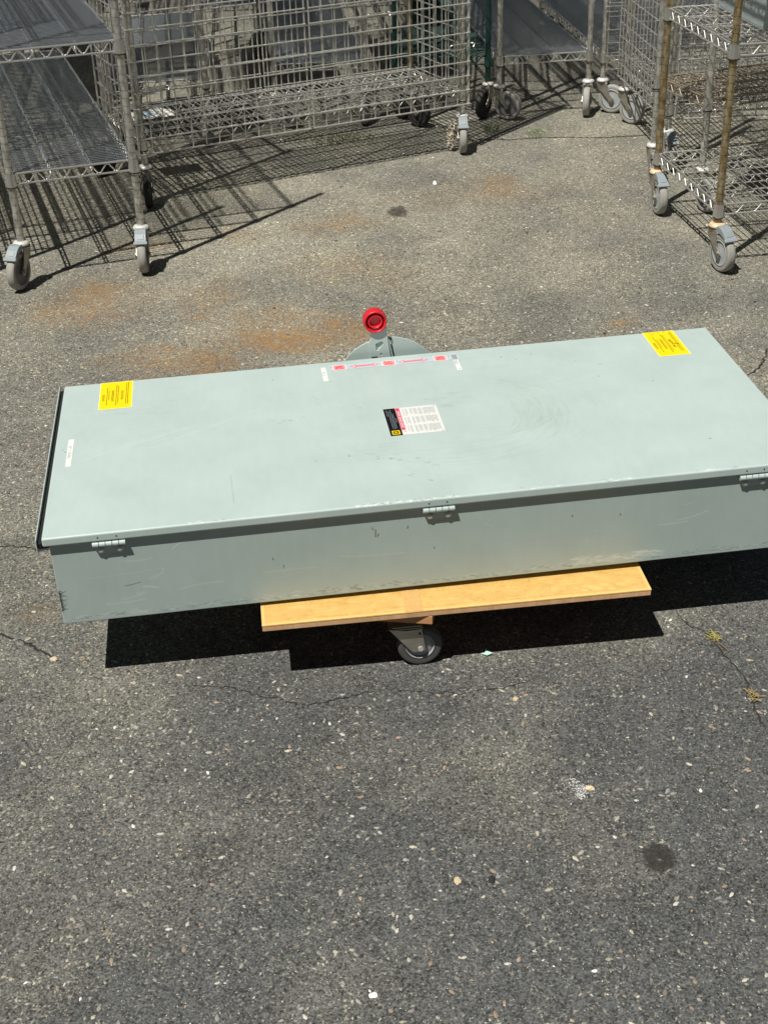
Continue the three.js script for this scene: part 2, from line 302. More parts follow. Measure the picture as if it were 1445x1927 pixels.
// ---------------------------------------------------------------- post with grooves every inch
const postCache = {};
function postGeo(top, bottom = 0.15) {
  const key = top + '_' + bottom; if (postCache[key]) return postCache[key];
  const pr = [[0.0001, bottom], [0.0127, bottom]]; const r = 0.0127;
  for (let y = bottom + 0.0254; y < top - 0.01; y += 0.0254) pr.push([r, y - 0.0018], [r - 0.0017, y - 0.0007], [r - 0.0017, y + 0.0007], [r, y + 0.0018]);
  pr.push([r, top - 0.006], [0.0128, top - 0.006], [0.012, top], [0.0001, top + 0.003]);
  const g = new THREE.LatheGeometry(pr.map(p => new THREE.Vector2(...p)), 12); g.computeVertexNormals();
  const uv = g.attributes.uv, ps = g.attributes.position; for (let i = 0; i < uv.count; i++) uv.setY(i, ps.getY(i) * 1.3);
  return postCache[key] = g;
}
const cornerSleeve = (() => { const g = new THREE.LatheGeometry([[0.0135, 0.004], [0.0155, 0.004], [0.0188, -0.036], [0.0188, -0.040], [0.0140, -0.040]].reverse().map(p => new THREE.Vector2(...p)), 16); return g; })();
const sleeveRing = new THREE.LatheGeometry([[0.0125, -0.0395], [0.0185, -0.0405], [0.0175, -0.0445], [0.0125, -0.0445]].reverse().map(p => new THREE.Vector2(...p)), 16);

// a wire deck in local x (0..w) and z (0..-d); deck wires run along the short side
function deckGeos(w, d) {
  const along = w < d ? 'x' : 'z', rail = new Wire(), tr = new Wire(), wr = new Wire();
  const c = [V(0, 0, 0), V(w, 0, 0), V(w, 0, -d), V(0, 0, -d)], e = 0.020, DROP = 0.034;
  for (let k = 0; k < 4; k++) {
    const a = c[k], b = c[(k + 1) % 4], t = b.clone().sub(a).normalize(), A = a.clone().addScaledVector(t, e * 0.8), B = b.clone().addScaledVector(t, -e * 0.8);
    rail.cyl(A, B, 0.0034, 6); rail.cyl(A.clone().add(V(0, -DROP, 0)), B.clone().add(V(0, -DROP, 0)), 0.0034, 6);
    tr.zig(A.clone().addScaledVector(t, 0.012).add(V(0, -0.004, 0)), B.clone().addScaledVector(t, -0.012).add(V(0, -0.004, 0)), DROP - 0.008, 0.062, 0.0026, 5);
  }
  const n = along === 'x' ? 2 : 3;
  for (let k = 1; k <= n; k++) {
    const f = k / (n + 1);
    const A = along === 'x' ? V(w * f, -0.007, -0.004) : V(0.004, -0.007, -d * f), B = along === 'x' ? V(w * f, -0.007, -d + 0.004) : V(w - 0.004, -0.007, -d * f);
    tr.cyl(A, B, 0.0028, 5); tr.cyl(A.clone().add(V(0, -0.026, 0)), B.clone().add(V(0, -0.026, 0)), 0.0026, 5); tr.zig(A, B, 0.026, 0.062, 0.0024, 4);
  }
  const L = along === 'x' ? d : w, m = Math.round((L - 0.03) / (along === 'x' ? 0.0205 : 0.0254)), wrad = along === 'x' ? 0.0020 : 0.0019;
  for (let k = 0; k <= m; k++) { const s = 0.015 + (L - 0.03) * k / m; if (along === 'x') wr.cyl(V(0.003, 0.0005, -s), V(w - 0.003, 0.0005, -s), wrad, 5); else wr.cyl(V(s, 0.0005, -0.003), V(s, 0.0005, -d + 0.003), wrad, 5); }
  return { rail: rail.build(), truss: tr.build(), wires: wr.build() };
}
const deckCache = {};
function deck(parent, w, d, y, mat, sleeveMat) {
  const key = w + '_' + d, g = deckCache[key] ??= deckGeos(w, d);
  const s = new THREE.Group(); s.name = 'wire_shelf'; s.position.y = y; parent.add(s);
  mesh('rail', g.rail, mat, s); const t = mesh('truss', g.truss, mat, s);
  const wi = mesh('deck_wire', g.wires, mat === M.wire && w < d ? M.deckWire : mat, s); wi.userData = { kind: 'stuff' };
  for (const [x, z] of [[0, 0], [w, 0], [w, -d], [0, -d]]) {
    const a = mesh('corner_sleeve', cornerSleeve, sleeveMat, s); a.position.set(x, 0, z);
    const b = mesh('sleeve_ring', sleeveRing, M.sleeve, s); b.position.set(x, 0, z);
  }
  return s;
}
// wire grid panel: local x 0..len, y 0..h, lying in the plane z = 0
function panelGeo(len, h, off = 0, nx0) {
  const hz = new Wire(), vt = new Wire(), ph = 0.0578, nx = Math.max(1, Math.round(len / 0.0555)), ny = Math.round(h / ph);
  for (let j = 0; j <= ny; j++) { const r = (j === 0 || j === ny) ? 0.0037 : 0.0030; hz.cyl(V(-0.004, j * ph, 0.0022), V(len + 0.004, j * ph, 0.0022), r, 6); }
  for (let i = 0; i <= nx; i++) { const r = (i === 0 || i === nx) ? 0.0034 : 0.0026; vt.cyl(V(i * len / nx, -0.004, -0.0022), V(i * len / nx, ny * ph + 0.004, -0.0022), r, 6); }
  return { h: hz.build(), v: vt.build() };
}
const panelCache = {};
function panel(parent, len, h, x, y, z, turn, mat) {
  const g = panelCache[len + '_' + h] ??= panelGeo(len, h);
  const p = new THREE.Group(); p.name = 'grid_panel'; p.position.set(x, y, z); p.rotation.y = turn; parent.add(p);
  mesh('cross_wire', g.h, mat, p).userData = { kind: 'stuff' }; mesh('upright_wire', g.v, mat, p).userData = { kind: 'stuff' };
  return p;
}
function hookPart(parent, x, y, z, turn, mat) {
  const w = new Wire(); w.path([V(0, 0, 0), V(0.085, 0, 0), V(0.095, 0, 0.003), V(0.098, 0, 0.012), V(0.095, -0.002, 0.022), V(0.088, -0.012, 0.024)], 0.0034, 6); w.path([V(0, 0, 0), V(-0.008, -0.006, 0), V(-0.008, -0.018, 0), V(0, -0.022, 0), V(0.05, -0.022, 0)], 0.003, 6);
  const m = mesh('latch_hook', w.build(), mat, parent); m.position.set(x, y, z); m.rotation.y = turn;
}
// a unit: origin under its front left post; local x runs to its front right post, -z to its back
function unit(o) {
  const t = thing(o.name, o.label, o.category, o.group);
  t.position.set(o.at[0], 0, o.at[1]); t.rotation.y = Math.atan2(-o.f[1], o.f[0]);
  const corners = [[0, 0], [o.w, 0], [o.w, -o.d], [0, -o.d]];
  const q = new THREE.Vector2(...o.f).normalize();
  corners.forEach(([x, z], k) => {
    const pm = (o.postMats && o.postMats[k]) || o.postMat || M.post;
    const p = mesh('post', postGeo(o.top), pm, t); p.position.set(x, 0, z); p.rotation.y = k * 1.3;
    if (pm === M.postGold) p.userData = { label: 'gold brown tarnished post' };
    const [dx, dz, kind] = o.casters[k];
    caster(t, x, z, q.x * dx + q.y * dz, -q.y * dx + q.x * dz, kind);      // directions are given in world x, z
  });
  (o.decks || []).forEach((y, k) => deck(t, o.w, o.d, y, (o.deckMats && o.deckMats[k]) || o.mat || M.wire, o.sleeveMat || M.chrome));
  return t;
}
function copyUnit(src, name, label, at, f, group) {
  const c = src.clone(); c.name = numbered(name); scene.add(c); c.position.set(at[0], 0, at[1]); c.rotation.y = Math.atan2(-f[1], f[0]);
  c.userData = { ...src.userData, label }; if (group) c.userData.group = group; return c;
}
const SHELF = [0.40, 1.5], GRP = 'wire shelving units parked in the yard';
// A: left, dense decks
const A = unit({ name: 'wire_shelving_unit', label: 'steel wire shelving unit on grey casters at the left edge of the yard', category: 'wire shelving', group: GRP,
  at: [-1.184, -4.492], f: [0.384, -0.125], w: 0.404, d: 1.83, decks: [0.378, 0.765, 1.16, 1.56], top: 1.90,
  casters: [[-0.26, 0.97, 'brake dark'], [0.08, 1, 'brake dark'], [0.6, 0.8, 'grey'], [0.6, 0.8, 'grey']] });
{
  const t = unit({ name: 'mesh_cart', label: 'mesh sided cart cut off by the left edge, seen by its shadow on the asphalt', category: 'wire cart',
    at: [-1.88, -4.40], f: [0.384, -0.125], w: 0.52, d: 1.5, decks: [0.25, 0.765, 1.3, 1.72], top: 1.78, casters: [[0.1, 1, 'brake dark'], [-0.4, 0.9, 'dark'], [0.6, 0.8, 'grey'], [0.6, 0.8, 'grey']] });
  panel(t, 1.48, 0.0578 * 26, 0.545, 0.2, -0.01, Math.PI / 2, M.wireDull); panel(t, 1.48, 0.0578 * 26, -0.025, 0.2, -0.01, Math.PI / 2, M.wireDull); panel(t, 0.5, 0.0578 * 26, 0.01, 0.2, -1.525, 0, M.wireDull);
}
// C: behind, right of the green post
const C = unit({ name: 'wire_shelving_unit', label: 'wire shelving unit with long low deck, right of the green post', category: 'wire shelving', group: GRP,
  at: [0.583, -6.419], f: [0.412, -0.047], w: 0.413, d: 1.5, decks: [0.275, 0.66, 1.0, 1.3, 1.6], top: 1.85,
  casters: [[0.8, 0.45, 'dark'], [-0.2, 0.95, 'grey'], [0.6, 0.8, 'grey'], [-0.5, 0.8, 'grey']] });
copyUnit(C, 'wire_shelving_unit', 'wire shelving unit seen through the left half of the long mesh cart', [-1.125, -6.13], [0.992, -0.125]);
copyUnit(C, 'wire_shelving_unit', 'wire shelving unit seen through the middle of the long mesh cart', [-0.43, -6.40], [0.995, -0.1]);
copyUnit(C, 'wire_shelving_unit', 'wire shelving unit added behind the leftmost shelving to shade the ground, hardly seen past its decks', [-2.12, -6.25], [0.99, -0.14]);  // unit added to carry a carton and shade the strip of ground beyond
// second row, seen in scraps along the top edge
[['far wire shelving unit behind the leftmost shelving along the top edge', -1.8, -7.9], ['far wire shelving unit, second row, behind the left half of the mesh cart', -0.95, -7.85], ['far wire shelving unit, second row, behind the middle of the mesh cart', -0.2, -7.85], ['far wire shelving unit, second row, behind the green shelf', 0.35, -7.95], ['far wire shelving unit, second row, behind the long low deck', 1.0, -8.0], ['far wire shelving unit, second row, behind the right hand mesh carts', 1.65, -7.95]]
  .forEach(([label, x, z]) => copyUnit(C, 'wire_shelving_unit', label, [x, z], [0.995, -0.08]));
// G: green epoxy shelf
unit({ name: 'green_shelving_unit', label: 'dark green coated wire shelving unit on black casters behind the long mesh cart', category: 'wire shelving',
  at: [0.118, -6.515], f: [0.419, 0.039], w: 0.421, d: 1.4, decks: [0.265, 0.68, 1.1, 1.5], top: 1.85, postMat: M.green, mat: M.greenWire, sleeveMat: M.green,
  casters: [[0.5, 0.8, 'black'], [-0.5, 0.85, 'black'], [0.5, 0.8, 'black'], [0.5, 0.8, 'black']] });

// B: large mesh cart
{
  const t = unit({ name: 'mesh_cart', label: 'long wire mesh security cart with grid sides, left of centre behind the cabinet', category: 'wire cart',
    at: [-0.879, -5.33], f: [0.902, -0.4316], w: 1.40, d: 0.47, decks: [0.25, 1.62], top: 1.68, postMats: [M.post, M.post, M.postBrown, M.post], mat: M.wireDull, sleeveMat: M.chrome,
    casters: [[0.15, 0.95, 'black'], [0, 1, 'brake'], [0.7, 0.7, 'black'], [-0.6, 0.7, 'black']] });
  const h = 0.0578 * 25, y0 = 0.197;
  panel(t, 0.712, h, -0.022, y0, 0.021, 0, M.wireDull); panel(t, 0.712, h, 0.710, y0, 0.021, 0, M.wireDull);
  panel(t, 0.712, h, -0.022, y0, -0.491, 0, M.wireDull); panel(t, 0.712, h, 0.710, y0, -0.491, 0, M.wireDull);
  panel(t, 0.50, h, -0.020, y0, 0.015, Math.PI / 2, M.wireDull); panel(t, 0.50, h, 1.420, y0, 0.015, Math.PI / 2, M.wireDull);
  hookPart(t, 1.335, 0.445, 0.028, 0, M.chrome); hookPart(t, 0.02, 0.445, 0.028, 0, M.chrome); hookPart(t, 1.21, 0.50, -0.484, 0, M.chrome);
}
// D: cart with a narrow strip of mesh in view
{
  const t = unit({ name: 'mesh_cart', label: 'mesh fronted cart with low deck, beside the shelving with the long low deck', category: 'wire cart',
    at: [1.062, -6.478], f: [0.99, -0.1], w: 1.0, d: 1.3, decks: [0.262, 1.5], top: 1.7, mat: M.wire,
    casters: [[0.85, 0.4, 'grey'], [0.8, 0.5, 'grey'], [0.8, 0.5, 'grey'], [0.8, 0.5, 'grey']] });
  panel(t, 0.98, 0.0578 * 24, 0.01, 0.195, 0.021, 0, M.chrome); hookPart(t, -0.004, 0.47, 0.028, 0, M.chrome);
}
// E: mesh cart, its long side receding at the right
{
  const t = unit({ name: 'mesh_cart', label: 'mesh sided cart at right, its grid side receding behind the gold posts', category: 'wire cart',
    at: [1.19, -5.60], f: [0.996, -0.083], w: 1.2, d: 0.70, decks: [0.25, 1.62], top: 1.7, mat: M.wire,
    casters: [[0.1, 1, 'brake'], [0, 1, 'brake'], [0.6, 0.7, 'grey'], [0.55, 0.55, 'grey']] });
  const h = 0.0578 * 25;
  panel(t, 0.76, h, -0.024, 0.196, 0.03, Math.PI / 2, M.wire); panel(t, 1.16, h, 0.02, 0.196, 0.021, 0, M.wireDull); panel(t, 1.16, h, 0.02, 0.196, -0.721, 0, M.wire);
}
// S: shelf with a rusty deck behind the front right unit
unit({ name: 'wire_shelving_unit', label: 'wire shelving unit with a rusty brown deck, behind the unit with gold posts', category: 'wire shelving', group: GRP,
  at: [1.216, -5.068], f: [0.945, -0.327], w: 1.1, d: 0.36, decks: [0.405, 1.05, 1.6], top: 1.85, deckMats: [M.wireRust, M.wire, M.wire],
  casters: [[0.3, 0.9, 'dark'], [0, 1, 'grey'], [0.5, 0.8, 'grey'], [0.1, 1, 'grey']] });
// R: front right, gold posts
unit({ name: 'wire_shelving_unit', label: 'wire shelving unit with gold brown tarnished posts and rusty caster collars, front right', category: 'wire shelving', group: GRP,
  at: [1.136, -4.455], f: [0.99, -0.142], w: 1.2, d: 0.614, decks: [0.213, 0.724, 1.25, 1.75], top: 1.85, postMats: [M.postGold, M.postGold, M.postGold, M.postGold], mat: M.chromeSoft, sleeveMat: M.chrome,
  casters: [[0.32, 0.95, 'brake rust'], [0.2, 1, 'brake rust'], [0.2, 1, 'brake rust'], [0.12, 1, 'brake rust']] });

// closed cardboard cartons added on upper decks, unseen above the frame, to shade the ground
for (const [label, x, y, z, w, h, d, turn] of [
  ['unseen cardboard carton added for its shade on the third deck of the leftmost shelving, above the frame', -1.33, 1.161, -6.05, 0.36, 0.28, 0.5, 0.29], ['unseen cardboard carton added for its shade on the top deck of the leftmost shelving, above the frame', -1.32, 1.561, -6.0, 0.36, 0.3, 0.6, 0.29],
  ['unseen long cardboard carton added for its shade on the shelving behind the leftmost unit, above the frame', -2.02, 1.601, -6.95, 0.4, 0.3, 1.3, 0.14],
  ['unseen cardboard carton added for its shade on the top deck behind the left half of the mesh cart', -0.98, 1.601, -6.9, 0.36, 0.3, 1.1, 0.12], ['unseen cardboard carton added for its shade on the top deck behind the middle of the mesh cart', -0.29, 1.601, -7.0, 0.36, 0.3, 0.8, 0.1]]) {
  const t = thing('added_shade_carton', label, 'carton'); t.position.set(x, y + 0.003, z); t.rotation.y = turn;
  const cm = M.card ??= std({ color: lin(.36, .25, .15), roughness: 0.9 });
  mesh('box', rbox(w, h, d, 0.004).translate(0, h / 2, 0), cm, t); mesh('tape', rbox(0.05, 0.001, d + 0.002, 0.0004).translate(0, h + 0.0006, 0), M.tape ??= std({ color: lin(.45, .36, .22), roughness: 0.4 }), t);
}
// pale plastic tote on R's upper deck
{
  const t = thing('storage_tote', 'pale blue grey plastic tote standing on the upper deck of the gold posted shelf', 'plastic tote');
  t.position.set(1.284, 0.727, -4.612); t.rotation.y = Math.atan2(0.142, 0.99);
  const m = std({ color: lin(.30, .36, .37), roughness: 0.35 }), w = 0.38, d = 0.51, h = 0.30;
  mesh('side_wall', merge([rbox(0.004, h, d, 0.0015).translate(0.002, h / 2, -d / 2), rbox(0.004, h, d, 0.0015).translate(w - 0.002, h / 2, -d / 2), rbox(w - 0.01, h, 0.004, 0.0015).translate(w / 2, h / 2, -0.002), rbox(w - 0.01, h, 0.004, 0.0015).translate(w / 2, h / 2, -d + 0.002)]), m, t);
  mesh('bottom', rbox(w - 0.01, 0.004, d - 0.01, 0.001).translate(w / 2, 0.003, -d / 2), m, t);
  mesh('rim', merge([rbox(0.016, 0.012, d + 0.02, 0.003).translate(0, h, -d / 2), rbox(0.016, 0.012, d + 0.02, 0.003).translate(w, h, -d / 2), rbox(w - 0.018, 0.012, 0.016, 0.003).translate(w / 2, h, 0), rbox(w - 0.018, 0.012, 0.016, 0.003).translate(w / 2, h, -d)]), m, t);
}
// crumpled sheet on the mesh cart's deck
function sheet(w, d, n, amp, seed, th = 0.0008) {
  const g = new THREE.BoxGeometry(w, th, d, n, 1, n), a = g.attributes.position;
  for (let i = 0; i < a.count; i++) { const x = a.getX(i), z = a.getZ(i); a.setY(i, a.getY(i) + amp * (fbm(x * 16 + seed, z * 16, seed, 3) + Math.abs(perlin.noise(x * 22, z * 9, seed)))); } g.computeVertexNormals(); return g;
}
{
  const t = thing('paper_sheet', 'white and blue paper sheet lying on the left end of the mesh cart deck', 'paper');
  t.position.set(-0.885, 0.258, -5.665); t.rotation.y = 0.35;
  mesh('paper', sheet(0.17, 0.12, 14, 0.012, 3), std({ map: canvasTex(128, 96, (x, w, h) => { x.fillStyle = '#d9d8d0'; x.fillRect(0, 0, w, h); x.fillStyle = '#8fa9b8'; x.fillRect(24, 20, 50, 50); x.fillStyle = '#a3bac6'; x.fillRect(34, 34, 26, 14); }), roughness: 0.8 }), t);
}
// frayed white string wound in the mesh cart's right caster
{
  const t = thing('frayed_string', 'dirty white frayed string tangled in the front right caster of the mesh cart', 'string');
  t.position.set(0.352, 0.002, -5.915);
  const R = rng(77), w = new Wire();
  for (let k = 0; k < 150; k++) { const y = 0.02 + 0.10 * R(), c = V(-0.008 - 0.02 * (1 - y / 0.12) + 0.012 * (R() - 0.5), y, 0.018 * (R() - 0.5)), pts = [c]; for (let j = 0; j < 5; j++) pts.push(pts[j].clone().add(V((R() - 0.5) * 0.013, (R() - 0.5) * 0.014, (R() - 0.5) * 0.013))); w.path(pts, 0.0011 + 0.0009 * R(), 4); }
  mesh('strand', w.build(), std({ map: tarnish(61, [196, 182, 160], [240, 234, 222], 6), roughness: 1 }), t);
}

// ---------------------------------------------------------------- cabinet: local x = length, y = up, z = towards the camera; origin at lid's near left corner
const CAB = { L: 1.5114, D: 0.6823, H: 0.2017, LIP: 0.019, OV: 0.0105 };
const yaw = 0.1173, tilt = 0.0133, tv = -0.0051;
const cu = V(Math.cos(yaw) * Math.cos(tilt), Math.sin(tilt), -Math.sin(yaw) * Math.cos(tilt)).normalize();
const cv0 = V(-Math.sin(yaw) * Math.cos(tv), Math.sin(tv), -Math.cos(yaw) * Math.cos(tv));
const cw = V(0, 0, 0).crossVectors(cu, cv0).normalize(); const cv = V(0, 0, 0).crossVectors(cw, cu).normalize();
const cabOrigin = V(-0.6402, 0.3572, -2.2212);
// paint: base colour with scuffs, rubbed dirt and scratches
const PAINT = '#adbdba';
function paintTex(w, h, draw, seed, base = PAINT) {
  return canvasTex(w, h, (x) => {
    x.fillStyle = base; x.fillRect(0, 0, w, h); draw(x, w, h);
    const im = x.getImageData(0, 0, w, h), d = im.data, R = rng(seed);
    for (let j = 0; j < h; j++) for (let i = 0; i < w; i++) { const n = 5.0 * fbm(i / 190, j / 190, seed, 3) + 2.2 * fbm(i / 22, j / 60, seed + 3, 2) + (R() - 0.5) * 3.2, k = (j * w + i) * 4; d[k] += n; d[k + 1] += n; d[k + 2] += n * 1.05; }
    x.putImageData(im, 0, 0);
  });
}
function scuff(x, px, py, n, sp, len, col, R, dir = 0, lw = 1.2) { for (let k = 0; k < n; k++) { const a = px + (R() - 0.5) * sp[0], b = py + (R() - 0.5) * sp[1], t = dir + (R() - 0.5) * 0.7, l = len * (0.3 + R()); x.strokeStyle = col; x.lineWidth = lw * (0.5 + R()); x.beginPath(); x.moveTo(a, b); x.lineTo(a + Math.cos(t) * l, b + Math.sin(t) * l); x.stroke(); } }
const PXM = 1300;    // texture pixels per metre
const lidTex = paintTex(Math.round(CAB.L * PXM), Math.round((CAB.D + 0.025) * PXM), (x, w, h) => {
  const R = rng(91), P = (u, v) => [u * PXM, h - (v + 0.025) * PXM];
  // rubbed grey-green dirt: many faint overlapping wiping strokes
  const wipe = (u, v, ru, rv, n, a0, a1, al) => { const [cx, cy] = P(u, v); for (let k = 0; k < n; k++) { const f = 0.45 + 0.6 * R(), s = a0 + (a1 - a0) * R(), q = s + (a1 - a0) * (0.15 + 0.3 * R()); x.strokeStyle = `rgba(104,116,96,${1.35 * al * (0.3 + R())})`; x.lineWidth = 1 + 7 * R(); x.beginPath(); x.ellipse(cx + 70 * (R() - 0.5), cy + 60 * (R() - 0.5), ru * f * PXM * (0.8 + 0.4 * R()), rv * f * PXM * (0.8 + 0.4 * R()), 0.5 * (R() - 0.5), s, q); x.stroke(); } };
  wipe(0.84, 0.32, 0.26, 0.2, 170, -0.9, 1.5, 0.022); wipe(0.92, 0.36, 0.16, 0.17, 110, -1.6, 0.9, 0.025); wipe(0.75, 0.25, 0.2, 0.09, 80, 0, 3.1, 0.018); wipe(1.0, 0.52, 0.25, 0.1, 60, -3, 0.5, 0.018);
  const patch = (u, v, ru, rv, n, al) => { for (let k = 0; k < n; k++) { const a = R() * 6.28, d = Math.sqrt(R()); const [px, py] = P(u + Math.cos(a) * d * ru, v + Math.sin(a) * d * rv); x.strokeStyle = `rgba(108,119,104,${1.5 * al * R()})`; x.lineWidth = 1 + 5 * R(); const t = -0.2 + 0.5 * R(); x.beginPath(); x.moveTo(px, py); x.lineTo(px + Math.cos(t) * 70 * R(), py + Math.sin(t) * 30 * R()); x.stroke(); } };
  patch(0.14, 0.52, 0.13, 0.05, 130, 0.05); patch(0.83, 0.42, 0.06, 0.04, 60, 0.08); patch(0.6, 0.22, 0.09, 0.04, 70, 0.05); patch(0.35, 0.5, 0.3, 0.14, 150, 0.02); patch(1.05, 0.3, 0.3, 0.2, 260, 0.02);
  // dark scuffs
  for (const [u, v, n, s] of [[0.454, 0.405, 9, 22], [0.475, 0.395, 12, 30], [0.49, 0.40, 8, 20], [0.52, 0.405, 4, 10], [0.555, 0.505, 5, 12], [0.5, 0.53, 5, 10], [0.60, 0.21, 10, 12], [0.66, 0.188, 10, 26], [0.685, 0.18, 14, 20], [0.70, 0.172, 8, 14], [0.735, 0.17, 8, 16], [0.75, 0.15, 8, 20], [0.765, 0.135, 7, 16], [0.71, 0.105, 8, 16], [0.745, 0.075, 7, 12], [0.53, 0.20, 4, 10], [0.60, 0.575, 3, 6], [0.56, 0.49, 4, 12]]) { const [px, py] = P(u, v); scuff(x, px, py, n, [s, s * 0.7], 7, 'rgba(84,92,86,0.42)', R, 0.3, 1.2); }
  for (const [u, v] of [[1.16, 0.56], [1.21, 0.53], [1.19, 0.47], [1.3, 0.42], [0.65, 0.425], [1.0, 0.62], [1.03, 0.6], [1.07, 0.62], [1.33, 0.13], [0.47, 0.61], [0.015, 0.36], [0.022, 0.35]]) { const [px, py] = P(u, v); scuff(x, px, py, 4, [5, 4], 3, 'rgba(52,58,54,0.65)', R, 0, 1.6); }
  // light scratches
  x.strokeStyle = 'rgba(232,238,226,0.26)'; x.lineWidth = 2; for (const s of [[0.25, 0.36, 0.44, 0.47], [0.05, 0.30, 0.3, 0.42], [0.2, 0.33, 0.26, 0.355]]) { x.beginPath(); x.moveTo(...P(s[0], s[1])); x.lineTo(...P(s[2], s[3])); x.stroke(); }
  scuff(x, w * 0.12, h * 0.42, 26, [260, 130], 90, 'rgba(226,232,222,0.10)', R, -0.25, 2); scuff(x, w * 0.6, h * 0.5, 40, [1100, 500], 70, 'rgba(224,230,220,0.08)', R, -0.1, 1.6);
  x.strokeStyle = 'rgba(120,130,108,0.5)'; x.lineWidth = 1.2; x.beginPath(); x.moveTo(...P(0.36, 0.18)); x.lineTo(...P(0.362, 0.06)); x.stroke();
  // chipped near edge
  for (const [u, n] of [[0.62, 26], [0.68, 26], [0.3, 10], [0.75, 16], [0.95, 8], [1.1, 10], [1.3, 8]]) { const [px, py] = P(u, 0.004); scuff(x, px, py, n, [90, 10], 12, 'rgba(232,236,230,0.5)', R, 0, 2); scuff(x, px, py, n >> 1, [110, 12], 8, 'rgba(92,100,94,0.5)', R, 0, 1.6); }
}, 5);
const shadedSideTex = paintTex(Math.round(CAB.L * PXM), Math.round(0.19 * PXM), (x, w, h) => {
  const R = rng(92), P = (u, y) => [u * PXM, y * PXM];     // y measured down from the lid lip
  const arc = (pts, lw, col) => { x.strokeStyle = col; x.lineWidth = lw; x.lineCap = 'round'; x.beginPath(); x.moveTo(...P(...pts[0])); x.quadraticCurveTo(...P(...pts[1]), ...P(...pts[2])); x.stroke(); };
  const LT = 'rgba(206,216,206,0.42)', LF = 'rgba(204,214,204,0.2)', DK = 'rgba(70,76,72,0.7)';
  arc([[0.23, 0.045], [0.245, 0.03], [0.26, 0.03]], 3, LT); arc([[0.14, 0.062], [0.17, 0.065], [0.19, 0.06]], 5, LF); arc([[0.06, 0.092], [0.14, 0.089], [0.21, 0.086]], 2, LF); arc([[0.18, 0.106], [0.205, 0.1], [0.208, 0.087]], 6, LF); arc([[0.165, 0.122], [0.18, 0.124], [0.192, 0.128]], 4, LT); arc([[0.13, 0.117], [0.145, 0.115], [0.16, 0.112]], 1.6, DK);
  arc([[0.09, 0.154], [0.12, 0.156], [0.16, 0.152]], 5, LF); arc([[0.12, 0.146], [0.14, 0.145], [0.155, 0.141]], 4, LF); arc([[0.23, 0.137], [0.27, 0.128], [0.32, 0.13]], 5, LF); arc([[0.4, 0.12], [0.46, 0.118], [0.5, 0.12]], 4, LF); arc([[0.55, 0.10], [0.6, 0.11], [0.68, 0.108]], 4, LF); arc([[0.15, 0.137], [0.158, 0.14], [0.165, 0.136]], 7, LF);
  arc([[1.24, 0.1], [1.27, 0.097], [1.3, 0.085]], 2.5, LT); arc([[1.2, 0.106], [1.23, 0.108], [1.26, 0.105]], 2.5, LT); arc([[1.25, 0.065], [1.26, 0.066], [1.27, 0.062]], 2, LT); arc([[0.84, 0.06], [0.86, 0.05], [0.87, 0.04]], 1.5, LF); arc([[0.845, 0.062], [0.855, 0.066], [0.862, 0.072]], 1.5, LT); arc([[1.05, 0.12], [1.053, 0.125], [1.055, 0.13]], 2, LT);
  // worn lower edge and dark rub at the left end
  for (let k = 0; k < 300; k++) { const u = R() * CAB.L; const [px, py] = P(u, 0.182 - 0.012 * R() * R()); scuff(x, px, py, 1, [10, 3], 16, R() < 0.5 ? 'rgba(208,216,208,0.35)' : 'rgba(96,102,98,0.35)', R, 0, 2); }
  for (let k = 0; k < 150; k++) { const [px, py] = P(1.02 + 0.18 * R(), 0.178 - 0.014 * R()); scuff(x, px, py, 1, [14, 4], 26, 'rgba(206,214,206,0.2)', R, -0.05, 3); }
  for (let k = 0; k < 170; k++) { const y = 0.115 + 0.045 * R(); const [px, py] = P(0.003, y); scuff(x, px, py, 1, [4, 8], 30 * R() * R() * R(), 'rgba(30,33,31,0.32)', R, 0, 2); }
  for (const [u, y] of [[0.62, 0.045], [0.69, 0.05], [0.63, 0.06], [0.44, 0.11], [0.74, 0.105], [1.02, 0.065], [0.42, 0.09], [1.12, 0.07]]) { const [px, py] = P(u, y); scuff(x, px, py, 3, [4, 6], 5, DK, R, 1.5, 1.6); }
  x.strokeStyle = DK; x.lineWidth = 3; x.beginPath(); x.moveTo(...P(0.626, 0.05)); x.lineTo(...P(0.625, 0.066)); x.stroke();
}, 6, '#a2b1ad');  // wall base darker and greyer than the lid: grazing shade put into the colour
M.paint = std({ color: new THREE.Color(PAINT), roughness: 0.42 });
M.lidPaint = std({ map: lidTex, roughness: 0.4 });
M.shadedSidePaint = std({ map: shadedSideTex, roughness: 0.45 });
M.gasket = std({ color: lin(.006, .006, .006), roughness: 0.8 });
M.steel = std({ color: lin(.60, .60, .58), metalness: 0.35, roughness: 0.3 });
const paintUV = (g, w, h) => { const p = g.attributes.position, uv = g.attributes.uv; g.computeBoundingBox(); const b = g.boundingBox; for (let i = 0; i < p.count; i++) uv.setXY(i, (p.getX(i) - b.min.x) / w, h(p, i, b)); return g; };

